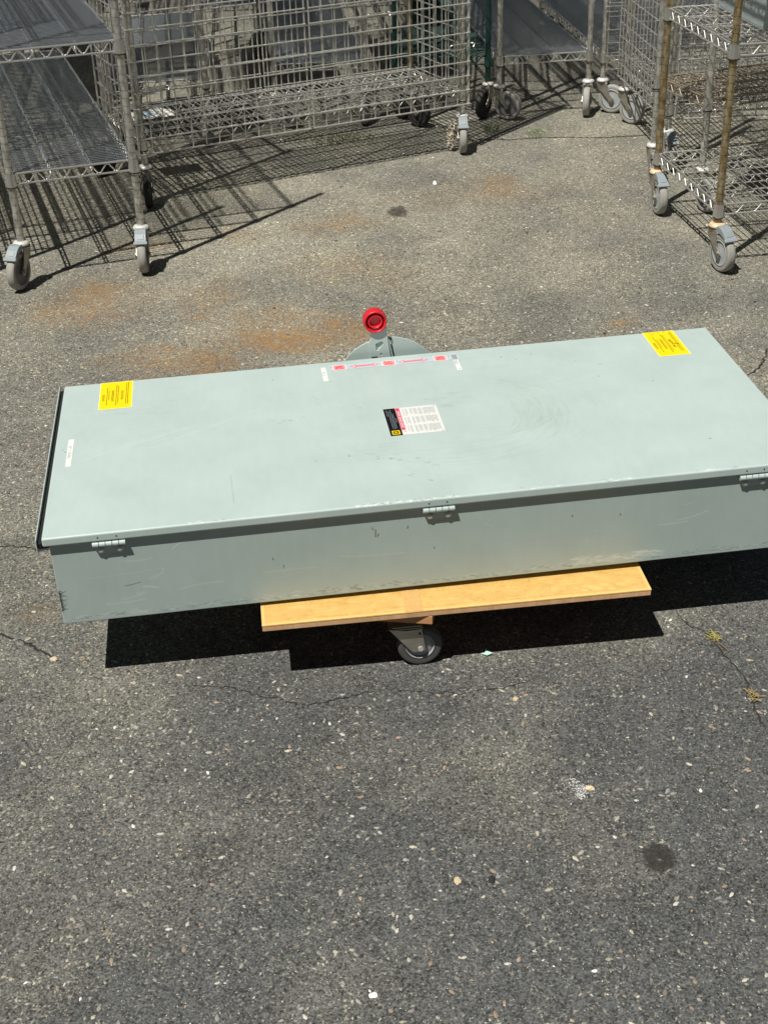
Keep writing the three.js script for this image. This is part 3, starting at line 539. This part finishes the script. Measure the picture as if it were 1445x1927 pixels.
const cab = thing('electrical_cabinet', 'long pale grey green electrical switch cabinet lying on its back on a wooden dolly', 'electrical cabinet');
cab.position.copy(cabOrigin); cab.quaternion.setFromRotationMatrix(new THREE.Matrix4().makeBasis(cu, cw, cv.clone().negate()));
{
  const { L, D, H, LIP, OV } = CAB;
  // body: folded steel box
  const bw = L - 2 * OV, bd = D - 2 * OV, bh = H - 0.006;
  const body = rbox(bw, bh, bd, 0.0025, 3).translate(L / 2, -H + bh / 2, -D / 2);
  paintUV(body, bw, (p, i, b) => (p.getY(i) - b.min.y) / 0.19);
  mesh('body', body, M.shadedSidePaint, cab);
  // lid pan: top sheet with folded near and far lips
  const lid = rbox(L, LIP, D, 0.0042, 4).translate(L / 2, -LIP / 2, -D / 2);
  paintUV(lid, L, (p, i, b) => (b.max.z - p.getZ(i) + 0.025 + p.getY(i)) / (D + 0.025));
  mesh('lid', lid, M.lidPaint, cab);
  // left end flange with the dark gasket channel between it and the lid
  mesh('end_flange', merge([rbox(0.0022, 0.030, D + 0.004, 0.0008).translate(-0.0105, -0.0165, -D / 2), rbox(0.021, 0.0022, D - 0.03, 0.0008).translate(0.000, -0.0305, -D / 2)]), M.paint, cab);
  mesh('gasket', rbox(0.0088, 0.012, D - 0.004, 0.002).translate(-0.0047, -0.0155, -D / 2), M.gasket, cab);
  // hinges
  const knuckle = xf(new THREE.CylinderGeometry(0.0056, 0.0056, 0.0113, 16), { r: [0, 0, Math.PI / 2] });
  const rivet = new THREE.LatheGeometry([[0.0001, 0.0062], [0.0026, 0.0062], [0.0036, 0.0054], [0.0050, 0.0052], [0.0062, 0.0036], [0.0062, 0]].reverse().map(p => new THREE.Vector2(...p)), 16).rotateX(Math.PI / 2);
  const leaf = extrude([[0.005, 0], [0.058, 0], [0.058, -0.017], [0.054, -0.0215], [0.010, -0.0215], [0.005, -0.016]], 0.0012, 0.0003);
  for (const u of [0.0905, 0.7195, 1.3495]) {
    const hg = new THREE.Group(); hg.name = 'hinge'; hg.position.set(u, -0.0255, -OV + 0.0075); cab.add(hg);
    for (let k = 0; k < 5; k++) { const kn = mesh('knuckle', knuckle, M.paint, hg); kn.position.set(0.0063 + k * 0.01255, 0, 0); }
    mesh('hinge_pin', xf(new THREE.CylinderGeometry(0.0042, 0.0042, 0.060, 10), { r: [0, 0, Math.PI / 2], p: [0.0315, 0, 0] }), M.gasket, hg);
    mesh('leaf', leaf, M.paint, hg).position.set(0, -0.002, -0.0073);
    for (const x of [0.0145, 0.0500]) mesh('rivet', rivet, M.steel, hg).position.set(x, -0.0155, -0.0058);
    for (const x of [0.0125, 0.0475]) mesh('lip_hole', new THREE.CylinderGeometry(0.0014, 0.0014, 0.0006, 10).rotateX(Math.PI / 2), M.gasket, hg).position.set(x, 0.0165, OV - 0.0075 + 0.0003);
  }
  // handle mechanism on the far side: round plate, arm and hollow red knob
  {
    const c = [0.747, -0.088], r = 0.127, pts = []; for (let k = 0; k <= 40; k++) { const a = Math.PI * (1 - k / 40); pts.push([c[0] + r * Math.cos(a), c[1] + r * Math.sin(a)]); }
    const disc = extrude(pts, 0.0025, 0.0004).translate(0, 0, -0.7065); mesh('handle_plate', disc, M.paint, cab);
    const hd = new THREE.Group(); hd.name = 'handle'; cab.add(hd);
    const arm = extrude([[0.710, 0.064], [0.7105, 0.040], [0.7035, 0.029], [0.709, -0.05], [0.7585, -0.05], [0.748, 0.045], [0.7465, 0.064]], 0.0032, 0.0006, [[[0.7195, 0.027], [0.7335, 0.0325], [0.7385, 0.030], [0.7385, 0.0245], [0.7265, 0.0095], [0.7215, 0.010]], ring(0.7325, -0.0005, 0.0030)]).translate(0, 0, -0.7030);
    mesh('arm', arm, M.paint, hd);
    mesh('slot_shade', rbox(0.0034, 0.042, 0.003, 0.001).rotateZ(0.16).translate(0.7605, 0.001, -0.7030), M.gasket, hd);  // black bar standing for the shadow in the narrow slot beside the arm
    mesh('catch', rbox(0.0055, 0.0062, 0.006, 0.0015).translate(0.7560, 0.036, -0.7020), M.gasket, hd);
    mesh('pivot_bolt', rbox(0.014, 0.010, 0.006, 0.001).translate(0.7165, -0.010, -0.6975), M.gasket, hd);
    const kp = [[0.0001, 0.017], [0.0105, 0.017], [0.0120, 0.018], [0.0135, 0.026], [0.0150, 0.0285], [0.0168, 0.0265], [0.0175, 0.017], [0.0212, 0.017], [0.0222, 0.028], [0.0245, 0.0305], [0.0268, 0.028], [0.0282, 0.016], [0.0268, 0.004], [0.022, 0.0], [0.0001, 0.0]].reverse().map(p => new THREE.Vector2(...p));
    const kn = xf(new THREE.LatheGeometry(kp, 44), { r: [Math.PI / 2, 0, 0] });
    const k = mesh('knob', kn, std({ color: lin(.62, .018, .032), roughness: 0.36 }), hd); k.position.set(0.7215, 0.0835, -0.7215);
  }
  // stickers: flat print on thin films
  const film = (name, u0, u1, v0, v1, tex, rough = 0.45, label) => { const m = mesh(name, new THREE.BoxGeometry(u1 - u0, 0.0003, v1 - v0).translate((u0 + u1) / 2, 0.00035, -(v0 + v1) / 2), std({ map: tex, roughness: rough }), cab); if (label) m.userData = { label }; return m; };
  const vertical = (x, w, h, draw) => { x.save(); x.translate(0, h); x.rotate(-Math.PI / 2); draw(x, h, w); x.restore(); };   // text reads from near to far
  const yellow = (scr) => canvasTex(300, 560, (x, w, h) => {
    x.fillStyle = '#ecd000'; x.fillRect(0, 0, w, h); x.strokeStyle = '#fff59a'; x.lineWidth = 5; x.strokeRect(2, 2, w - 4, h - 4);
    vertical(x, w, h, (c, W2, H2) => {
      c.fillStyle = '#4a4100'; c.textAlign = 'center'; const R = rng(3);
      const fine = (y, a, b) => { let p = W2 * a; c.fillStyle = '#5a4f00'; while (p < W2 * b) { const l = 8 + 22 * R(); c.fillRect(p, y, Math.min(l, W2 * b - p), 7); p += l + 6; } };
      c.font = 'bold 30px sans-serif'; c.fillText('CAUTION', W2 * 0.42, 48); fine(66, 0.15, 0.8); fine(82, 0.35, 0.68);
      c.fillStyle = '#4a4100'; c.fillText('AVERTISSEMENT', W2 * 0.48, 132); fine(150, 0.12, 0.88); fine(166, 0.2, 0.84);
      c.fillStyle = '#4a4100'; c.fillText('PRECAUCION', W2 * 0.48, 218); fine(240, 0.15, 0.93); fine(256, 0.15, 0.95);
    });
    if (scr) { x.strokeStyle = '#3a3000'; x.lineWidth = 7; x.beginPath(); x.moveTo(190, 215); x.quadraticCurveTo(200, 290, 236, 310); x.stroke(); x.lineWidth = 10; x.beginPath(); x.moveTo(232, 300); x.lineTo(262, 318); x.stroke(); x.lineWidth = 4; x.beginPath(); x.moveTo(205, 350); x.lineTo(240, 372); x.lineTo(214, 384); x.stroke(); x.fillStyle = '#3a3000'; for (const [a, b] of [[70, 52], [140, 20], [60, 8], [100, 14], [200, 10]]) x.fillRect(a, b, 18, 9); }
  });
  film('caution_sticker', 0.083, 0.156, 0.538, 0.6785, yellow(false), 0.5, 'clean yellow caution sticker at the left end of the lid');
  film('caution_sticker', 1.354, 1.428, 0.541, 0.6800, yellow(true), 0.5, 'scuffed yellow caution sticker at the right end of the lid');
  const white = (txt, size, dot) => canvasTex(64, 512, (x, w, h) => { x.fillStyle = '#d9dcd9'; x.fillRect(0, 0, w, h); vertical(x, w, h, (c, W2, H2) => { c.fillStyle = '#6a7070'; c.textAlign = 'center'; c.font = size + 'px sans-serif'; c.fillText(txt, W2 * 0.52, 47); }); if (dot) { x.fillStyle = '#55504c'; x.fillRect(26, h - 46, 14, 16); } });
  film('white_sticker', 0.027, 0.0385, 0.282, 0.405, white('TWOD 1 UR', 46), 0.5, 'white name strip near the left edge of the lid');
  film('white_sticker', 0.5855, 0.5965, 0.5775, 0.652, white('C S N', 60), 0.5, 'short white name strip left of the switch position strip');
  film('white_sticker', 0.8905, 0.9015, 0.570, 0.661, white('ENSU', 60, true), 0.5, 'white name strip right of the switch position strip');
  // switch position strip: ON <-> OFF <-> ON
  film('position_strip', 0.607, 0.905, 0.6305, 0.658, canvasTex(1200, 112, (x, w, h) => {
    x.fillStyle = '#b4c2cc'; x.fillRect(0, 0, w, h); x.fillStyle = '#dfe5e2'; for (const a of [0.11, 0.44, 0.82]) x.fillRect(a * w - 60, 0, 0, h);
    const box = (a, b, txt) => { x.fillStyle = '#f6d7d4'; x.fillRect(a - 8, 2, b - a + 16, h - 4); x.fillStyle = '#f59aa0'; x.fillRect(a, 8, b - a, h - 16); x.save(); x.translate((a + b) / 2, h / 2); x.rotate(-Math.PI / 2); x.scale(1, txt.length > 2 ? 1.9 : 1.9); x.fillStyle = '#d81428'; x.font = 'bold 54px sans-serif'; x.textAlign = 'center'; x.textBaseline = 'middle'; x.fillText(txt, 0, 0, 84); x.restore(); };
    box(30, 138, 'ON'); box(490, 602, 'OFF'); box(978, 1084, 'ON');
    for (const [a, b] of [[186, 450], [640, 910]]) { x.fillStyle = '#e8b9b8'; x.strokeStyle = '#d92c3a'; x.lineWidth = 6; x.beginPath(); const m = h / 2 + 4; x.moveTo(a, m); x.lineTo(a + 48, m - 32); x.lineTo(a + 48, m - 14); x.lineTo(b - 48, m - 14); x.lineTo(b - 48, m - 32); x.lineTo(b, m); x.lineTo(b - 48, m + 32); x.lineTo(b - 48, m + 14); x.lineTo(a + 48, m + 14); x.lineTo(a + 48, m + 32); x.closePath(); x.fill(); x.stroke(); x.fillStyle = '#cf6a70'; x.fillRect(a + 50, m - 8, b - a - 100, 14); }
    x.fillStyle = '#5d6a74'; for (const a of [12, 1110, 625]) { x.beginPath(); x.arc(a, 36, 6, 0, 7); x.fill(); }
  }), 0.35);
  // data plate: black header with yellow emblem, red band, white text columns
  film('data_plate', 0.697, 0.8125, 0.277, 0.4055, canvasTex(580, 644, (x, w, h) => {
    x.fillStyle = '#d3d6d3'; x.fillRect(0, 0, w, h); x.fillStyle = '#0c0e12'; x.fillRect(0, 0, w * 0.222, h);
    x.fillStyle = '#2a2d31'; x.fillRect(0, h - 150, w * 0.222, 5);
    x.fillStyle = '#e3c400'; x.fillRect(22, h - 116, 84, 92); x.fillStyle = '#0c0e12'; x.fillRect(36, h - 100, 56, 60); x.fillStyle = '#e3c400'; x.fillRect(48, h - 86, 32, 32); x.fillStyle = '#0c0e12'; x.fillRect(58, h - 76, 14, 12);
    const R = rng(17); x.fillStyle = '#8e98a2'; for (const [c0, a, b] of [[26, .06, .3], [46, .1, .72], [66, .05, .75], [84, .2, .74], [104, .38, .5]]) { let p = h * a; while (p < h * b) { const l = 6 + 16 * R(); x.fillRect(c0, p, 6, l); p += l + 5; } }
    x.fillStyle = '#e8485c'; x.fillRect(w * 0.228, 4, w * 0.072, h - 118); x.fillStyle = '#fbe3e2'; x.save(); x.translate(w * 0.264, h - 150); x.rotate(-Math.PI / 2); x.font = 'bold 30px sans-serif'; x.textBaseline = 'middle'; x.fillText('DANGER  PELIGRO  DANGER', 20, 0, h - 250); x.restore();
    x.fillStyle = '#e8485c'; x.beginPath(); x.moveTo(w * 0.25, h - 96); x.lineTo(w * 0.31, h - 88); x.lineTo(w * 0.26, h - 76); x.lineTo(w * 0.325, h - 62); x.lineTo(w * 0.27, h - 84); x.fill();
    x.fillStyle = '#858989'; for (let c0 = w * 0.33; c0 < w * 0.96; c0 += 13) { const gap = R() < 0.18; if (gap) continue; for (const [a, b] of [[0.06, 0.33], [0.37, 0.64], [0.68, 0.95]]) { let p = h * (a + 0.01 * R()), e = h * (b - 0.07 * R()); while (p < e) { const l = 5 + 14 * R(); x.fillRect(c0, p, 6, Math.min(l, e - p)); p += l + 4; } } }
    x.fillStyle = '#2b2b2b'; for (const [a, b] of [[12, 14], [w - 30, 14], [w - 30, h - 20]]) x.fillRect(a, b, 16, 9);
  }), 0.42);
}

// ---------------------------------------------------------------- wooden dolly
{
  const t = thing('furniture_dolly', 'wooden board dolly with yellow varnished top and small caster, carrying the cabinet', 'dolly');
  const dy = 0.0991, dt = 0.0063, DW = 0.7703, DD = 0.62, TH = 0.0150;
  const K = cabOrigin.clone().addScaledVector(cw, -CAB.H).addScaledVector(cu, 0.3913).addScaledVector(cv, -0.0543); K.y -= 0.0093;
  const u = V(Math.cos(dy) * Math.cos(dt), Math.sin(dt), -Math.sin(dy) * Math.cos(dt)), v = V(-Math.sin(dy), 0, -Math.cos(dy)), w = V(0, 0, 0).crossVectors(u, v).normalize(), v2 = V(0, 0, 0).crossVectors(w, u);
  t.position.copy(K); t.quaternion.setFromRotationMatrix(new THREE.Matrix4().makeBasis(u, w, v2.clone().negate()));
  const wood = (a, b, seed, blot) => canvasTex(1024, 832, (x, W2, H2) => {
    x.fillStyle = a; x.fillRect(0, 0, W2, H2); const im = x.getImageData(0, 0, W2, H2), d = im.data, R = rng(seed);
    for (let j = 0; j < H2; j++) for (let i = 0; i < W2; i++) { const g = 26 * perlin.noise(i / 150, j / 7, seed) * Math.abs(perlin.noise(i / 300, j / 60, 2)) + 10 * fbm(i / 40, j / 30, seed + 2, 3) + 9 * fbm(i / 9, j / 5, seed + 5, 2) + (R() - 0.5) * 9, k = (j * W2 + i) * 4; d[k] += g; d[k + 1] += g * 1.05; d[k + 2] += g * 1.1; }
    x.putImageData(im, 0, 0);
    if (blot) { for (const [px, py, r] of [[0.86, 0.965, 20], [0.885, 0.95, 16], [0.9, 0.975, 12], [0.93, 0.955, 17], [0.95, 0.945, 10], [0.78, 0.95, 9], [0.84, 0.95, 14], [0.83, 0.97, 12], [0.81, 0.955, 9]]) { x.fillStyle = 'rgba(238,206,140,0.32)'; x.beginPath(); x.ellipse(px * W2, py * H2, r, r * 0.6, 0.3, 0, 7); x.fill(); x.strokeStyle = 'rgba(200,140,60,0.35)'; x.lineWidth = 2; x.stroke(); }
      for (let k = 0; k < 420; k++) { x.strokeStyle = R() < 0.6 ? 'rgba(244,212,140,0.25)' : 'rgba(132,78,30,0.34)'; x.lineWidth = 0.8 + R(); const px = R() * W2, py = H2 * (0.86 + 0.14 * R()), a = R() * 6.28, l = 20 * R(); x.beginPath(); x.moveTo(px, py); x.lineTo(px + Math.cos(a) * l, py + Math.sin(a) * l * 0.6); x.stroke(); }
      x.fillStyle = 'rgba(236,196,124,0.55)'; x.fillRect(0, H2 - 9, W2, 9); x.fillRect(0, 0, 8, H2); x.fillRect(W2 - 8, 0, 8, H2); }
  });
  const deckG = rbox(DW, 0.004, DD, 0.001).translate(DW / 2, -0.002, -DD / 2); { const p = deckG.attributes.position, uv = deckG.attributes.uv; for (let i = 0; i < p.count; i++) uv.setXY(i, p.getX(i) / DW, -p.getZ(i) / DD); }
  mesh('deck', deckG, std({ map: wood('#cca662', '', 41, true), roughness: 0.42 }), t);
  const coreG = rbox(DW - 0.001, TH - 0.004, DD - 0.001, 0.0015).translate(DW / 2, -0.0042 - (TH - 0.004) / 2, -DD / 2); { const p = coreG.attributes.position, uv = coreG.attributes.uv; for (let i = 0; i < p.count; i++) uv.setXY(i, p.getX(i) / DW, p.getY(i) * 8 - p.getZ(i)); }
  mesh('deck_edge', coreG, std({ map: wood('#cda47c', '', 42, false), roughness: 0.7 }), t);
  mesh('tape_patch', merge([rbox(0.036, 0.0005, 0.09, 0.0001).translate(0.297, 0.0004, -0.046)]), std({ map: tarnish(44, [190, 146, 84], [212, 174, 114], 7), roughness: 0.6 }), t);
  for (const z of [-0.16, -0.5]) mesh('carpet_strip', rbox(0.6, 0.0112, 0.05, 0.003).translate(0.385, 0.0056, z), std({ color: lin(.05, .05, .055), roughness: 1 }), t);
  // casters on diamond blocks at the middle of each side
  const R0 = 0.0455, blockM = std({ map: wood('#b8875c', '', 43, false), roughness: 0.8 });
  const tyre = xf(new THREE.LatheGeometry([[0.031, -0.0125], [0.040, -0.0135], [0.0435, -0.011], [R0, -0.006], [R0, 0.006], [0.0435, 0.011], [0.040, 0.0135], [0.031, 0.0125]].map(p => new THREE.Vector2(...p)), 40), { r: [Math.PI / 2, 0, 0] });
  const hub = xf(new THREE.LatheGeometry([[0.0001, -0.010], [0.009, -0.011], [0.011, -0.008], [0.0235, -0.008], [0.0245, -0.0055], [0.026, -0.0055], [0.027, -0.0115], [0.0312, -0.0115], [0.0312, 0.0115], [0.027, 0.0115], [0.026, 0.0055], [0.0245, 0.0055], [0.0235, 0.008], [0.011, 0.008], [0.009, 0.011], [0.0001, 0.010]].map(p => new THREE.Vector2(...p)), 36), { r: [Math.PI / 2, 0, 0] });
  const plate = () => extrude([[-0.062, 0.052], [-0.030, 0.046], [0.000, 0.047], [0.003, 0.047], [0.0095, -0.004], [0.006, -0.0075], [-0.014, -0.0070], [-0.024, 0.002]], 0.0025, 0.0005, [[[-0.003, 0.041], [0.0005, 0.041], [0.0012, 0.034], [-0.003, 0.034]]]);
  const spots = [[0.311, -0.045, 0], [0.40, -DD + 0.07, 1], [0.07, -0.3, 0], [DW - 0.07, -0.3, 1]];
  const inv = t.matrixWorld; t.updateMatrixWorld(true);
  for (const [x, z, flip] of spots) {
    const block = mesh('caster_block', rbox(0.18, 0.019, 0.14, 0.0015).rotateY(-0.27).translate(x - 0.047, -TH - 0.0104, z - (flip ? 0 : 0.0455)), blockM, t);
    const g = new THREE.Group(); g.name = 'caster'; t.add(g);
    const top = t.localToWorld(V(x, 0, z)); const hgt = top.y; g.position.set(x, -(hgt - R0 - groundHeight(top.x, top.z)), z); if (flip) g.rotation.y = 2.4;
    mesh('tyre', tyre, std({ color: lin(.075, .075, .073), roughness: 0.65 }), g); mesh('hub', hub, std({ color: lin(.31, .32, .335), roughness: 0.4 }), g);
    const pl = plate(); mesh('fork', merge([pl.clone().translate(0, 0, 0.0155), pl.clone().translate(0, 0, -0.018), rbox(0.068, 0.0025, 0.036, 0.001).translate(-0.028, 0.0500, 0)]), M.zinc, g);
    mesh('axle_bolt', xf(new THREE.CylinderGeometry(0.0055, 0.0062, 0.041, 14), { r: [Math.PI / 2, 0, 0] }), M.steel, g);
    mesh('top_plate', rbox(0.060, 0.003, 0.040, 0.001).translate(-0.026, 0.0535, -0.004), M.zinc, g);
    mesh('swivel_race', new THREE.CylinderGeometry(0.017, 0.018, 0.010, 20).translate(-0.022, 0.0585, -0.012), M.zinc, g);
  }
}

// ---------------------------------------------------------------- small things on the asphalt
function pebbleGeo(seed, s) { const g = new THREE.IcosahedronGeometry(1, 2), a = g.attributes.position; for (let i = 0; i < a.count; i++) { const k = 1 + 0.4 * perlin.noise(a.getX(i) * 1.3 + seed, a.getY(i) * 1.3, a.getZ(i) * 1.3); a.setXYZ(i, a.getX(i) * k * s[0], a.getY(i) * k * s[1], a.getZ(i) * k * s[2]); } g.computeVertexNormals(); return g; }
[['pebble', 'black pebble on the asphalt below the dolly caster, towards the bottom', 'pebble', 0.159, -1.677, [.0055, .004, .0075], [.018, .018, .02], 1],
 ['pebble', 'cream pebble on the asphalt just left of the black pebble', 'pebble', 0.102, -1.677, [.0055, .003, .0085], [.55, .43, .28], 2],
 ['pebble', 'white stone chip near the bottom edge of the photo, centre', 'stone chip', -0.039, -1.447, [.007, .002, .006], [.75, .75, .74], 3],
 ['pebble', 'cream stone beside the white paint splatter', 'pebble', 0.352, -1.893, [.0085, .0035, .006], [.62, .50, .33], 4],
 ['pebble', 'tan pebble on the asphalt in front of the right end of the dolly shadow', 'pebble', 0.245, -2.155, [.006, .0025, .006], [.5, .38, .26], 5],
 ['pebble', 'tan stone at the left edge in front of the cabinet corner', 'pebble', -0.69, -2.335, [.008, .003, .007], [.52, .42, .3], 6],
 ['pebble', 'white scrap on the asphalt below the mesh cart right caster', 'scrap', 0.245, -5.47, [.008, .005, .022], [.75, .75, .73], 7]]
  .forEach(([n, label, cat, x, z, s, c, seed]) => { const m = mesh(numbered(n), pebbleGeo(seed * 3.1, s), std({ color: lin(...c), roughness: 0.8 }), scene); m.position.set(x, groundHeight(x, z) + s[1] * 0.5, z); m.userData = { label, category: cat }; });
{
  const t = mesh(numbered('paint_flake'), extrude([[-0.011, -0.004], [-0.002, -0.002], [0.000, 0.013], [0.004, 0.002], [0.014, -0.004], [0.002, -0.010]], 0.0012, 0.0002).rotateX(-Math.PI / 2 + 0.1), std({ color: lin(.45, .66, .58), roughness: 0.6 }), scene);
  t.position.set(0.199, 0.0025, -2.306); t.userData = { label: 'pale mint paint flake at the edge of the shadow right of the dolly caster', category: 'paint flake' };
}
// dry and green weeds
function blades(n, r, len, seed, flat, rr = 0.0009) { const R = rng(seed), w = new Wire(); for (let k = 0; k < n; k++) { const a = R() * 6.28, d = r * Math.sqrt(R()), p = V(Math.cos(a) * d, 0, Math.sin(a) * d * 1.6), b = R() * 6.28, l = len * (0.4 + 0.8 * R()), pts = [p]; for (let j = 1; j <= 3; j++) pts.push(p.clone().add(V(Math.cos(b) * l * j / 3, flat * l * Math.sin(j / 3 * 1.9), Math.sin(b) * l * j / 3))); w.path(pts, rr * (0.5 + R()), 3); } return w.build(); }
[['dry_weed', 'yellow dried weed in the crack at right, upper of the two', 0.673, -2.335, 46, .010, .013, .4, [.32, .28, .09], 3], ['dry_weed', 'straw coloured dried weed in the crack at the right edge, lower of the two', 0.706, -2.14, 38, .010, .013, .35, [.33, .26, .12], 4],
 ['green_weed', 'small pale green weed in the crack between the carts at the far right', 0.73, -6.14, 55, .045, .028, .5, [.17, .22, .09], 5], ['green_weed', 'small dark green weed at the end of the crack beside the mesh cart caster', 0.53, -6.2, 40, .03, .04, .8, [.07, .12, .03], 6]]
  .forEach(([n, label, x, z, k, r, l, f, c, s]) => { const m = mesh(numbered(n), blades(k, r, l, s, f), std({ color: lin(...c), roughness: 0.9 }), scene); m.position.set(x, groundHeight(x, z) + 0.001, z); m.userData = { label, category: 'weed' }; });
{
  const R = rng(9), w = new Wire(); for (let k = 0; k < 420; k++) { const x = (R() + R() + R() - 1.5) * 0.17, z = (R() + R() - 1) * 0.11 + 0.25 * x * -0.4, l = 0.003 + 0.008 * R(), a = R() * 6.28; w.path([V(x, 0, z), V(x + Math.cos(a) * l * 0.6, l, z + Math.sin(a) * l * 0.6)], 0.0012, 3); }
  const m = mesh(numbered('moss'), w.build(), std({ color: lin(.075, .10, .03), roughness: 1 }), scene); m.position.set(-0.13, 0, -6.15); m.userData = { kind: 'stuff', label: 'patch of low green moss on the asphalt under the mesh cart', category: 'moss' };
}
// fallen brown twig between the two dry weeds
{ const w = new Wire(); w.path([V(0, 0, 0), V(0.006, 0.002, 0.012), V(0.011, 0.0015, 0.022), V(0.016, 0.001, 0.032)], 0.0009, 5); const m = mesh(numbered('twig'), w.build(), std({ color: lin(.25, .14, .08), roughness: 0.9 }), scene); m.position.set(0.675, 0.0015, -2.315); m.userData = { label: 'thin brown twig trailing from the upper dried weed', category: 'twig' }; }

renderer.render(scene, camera);
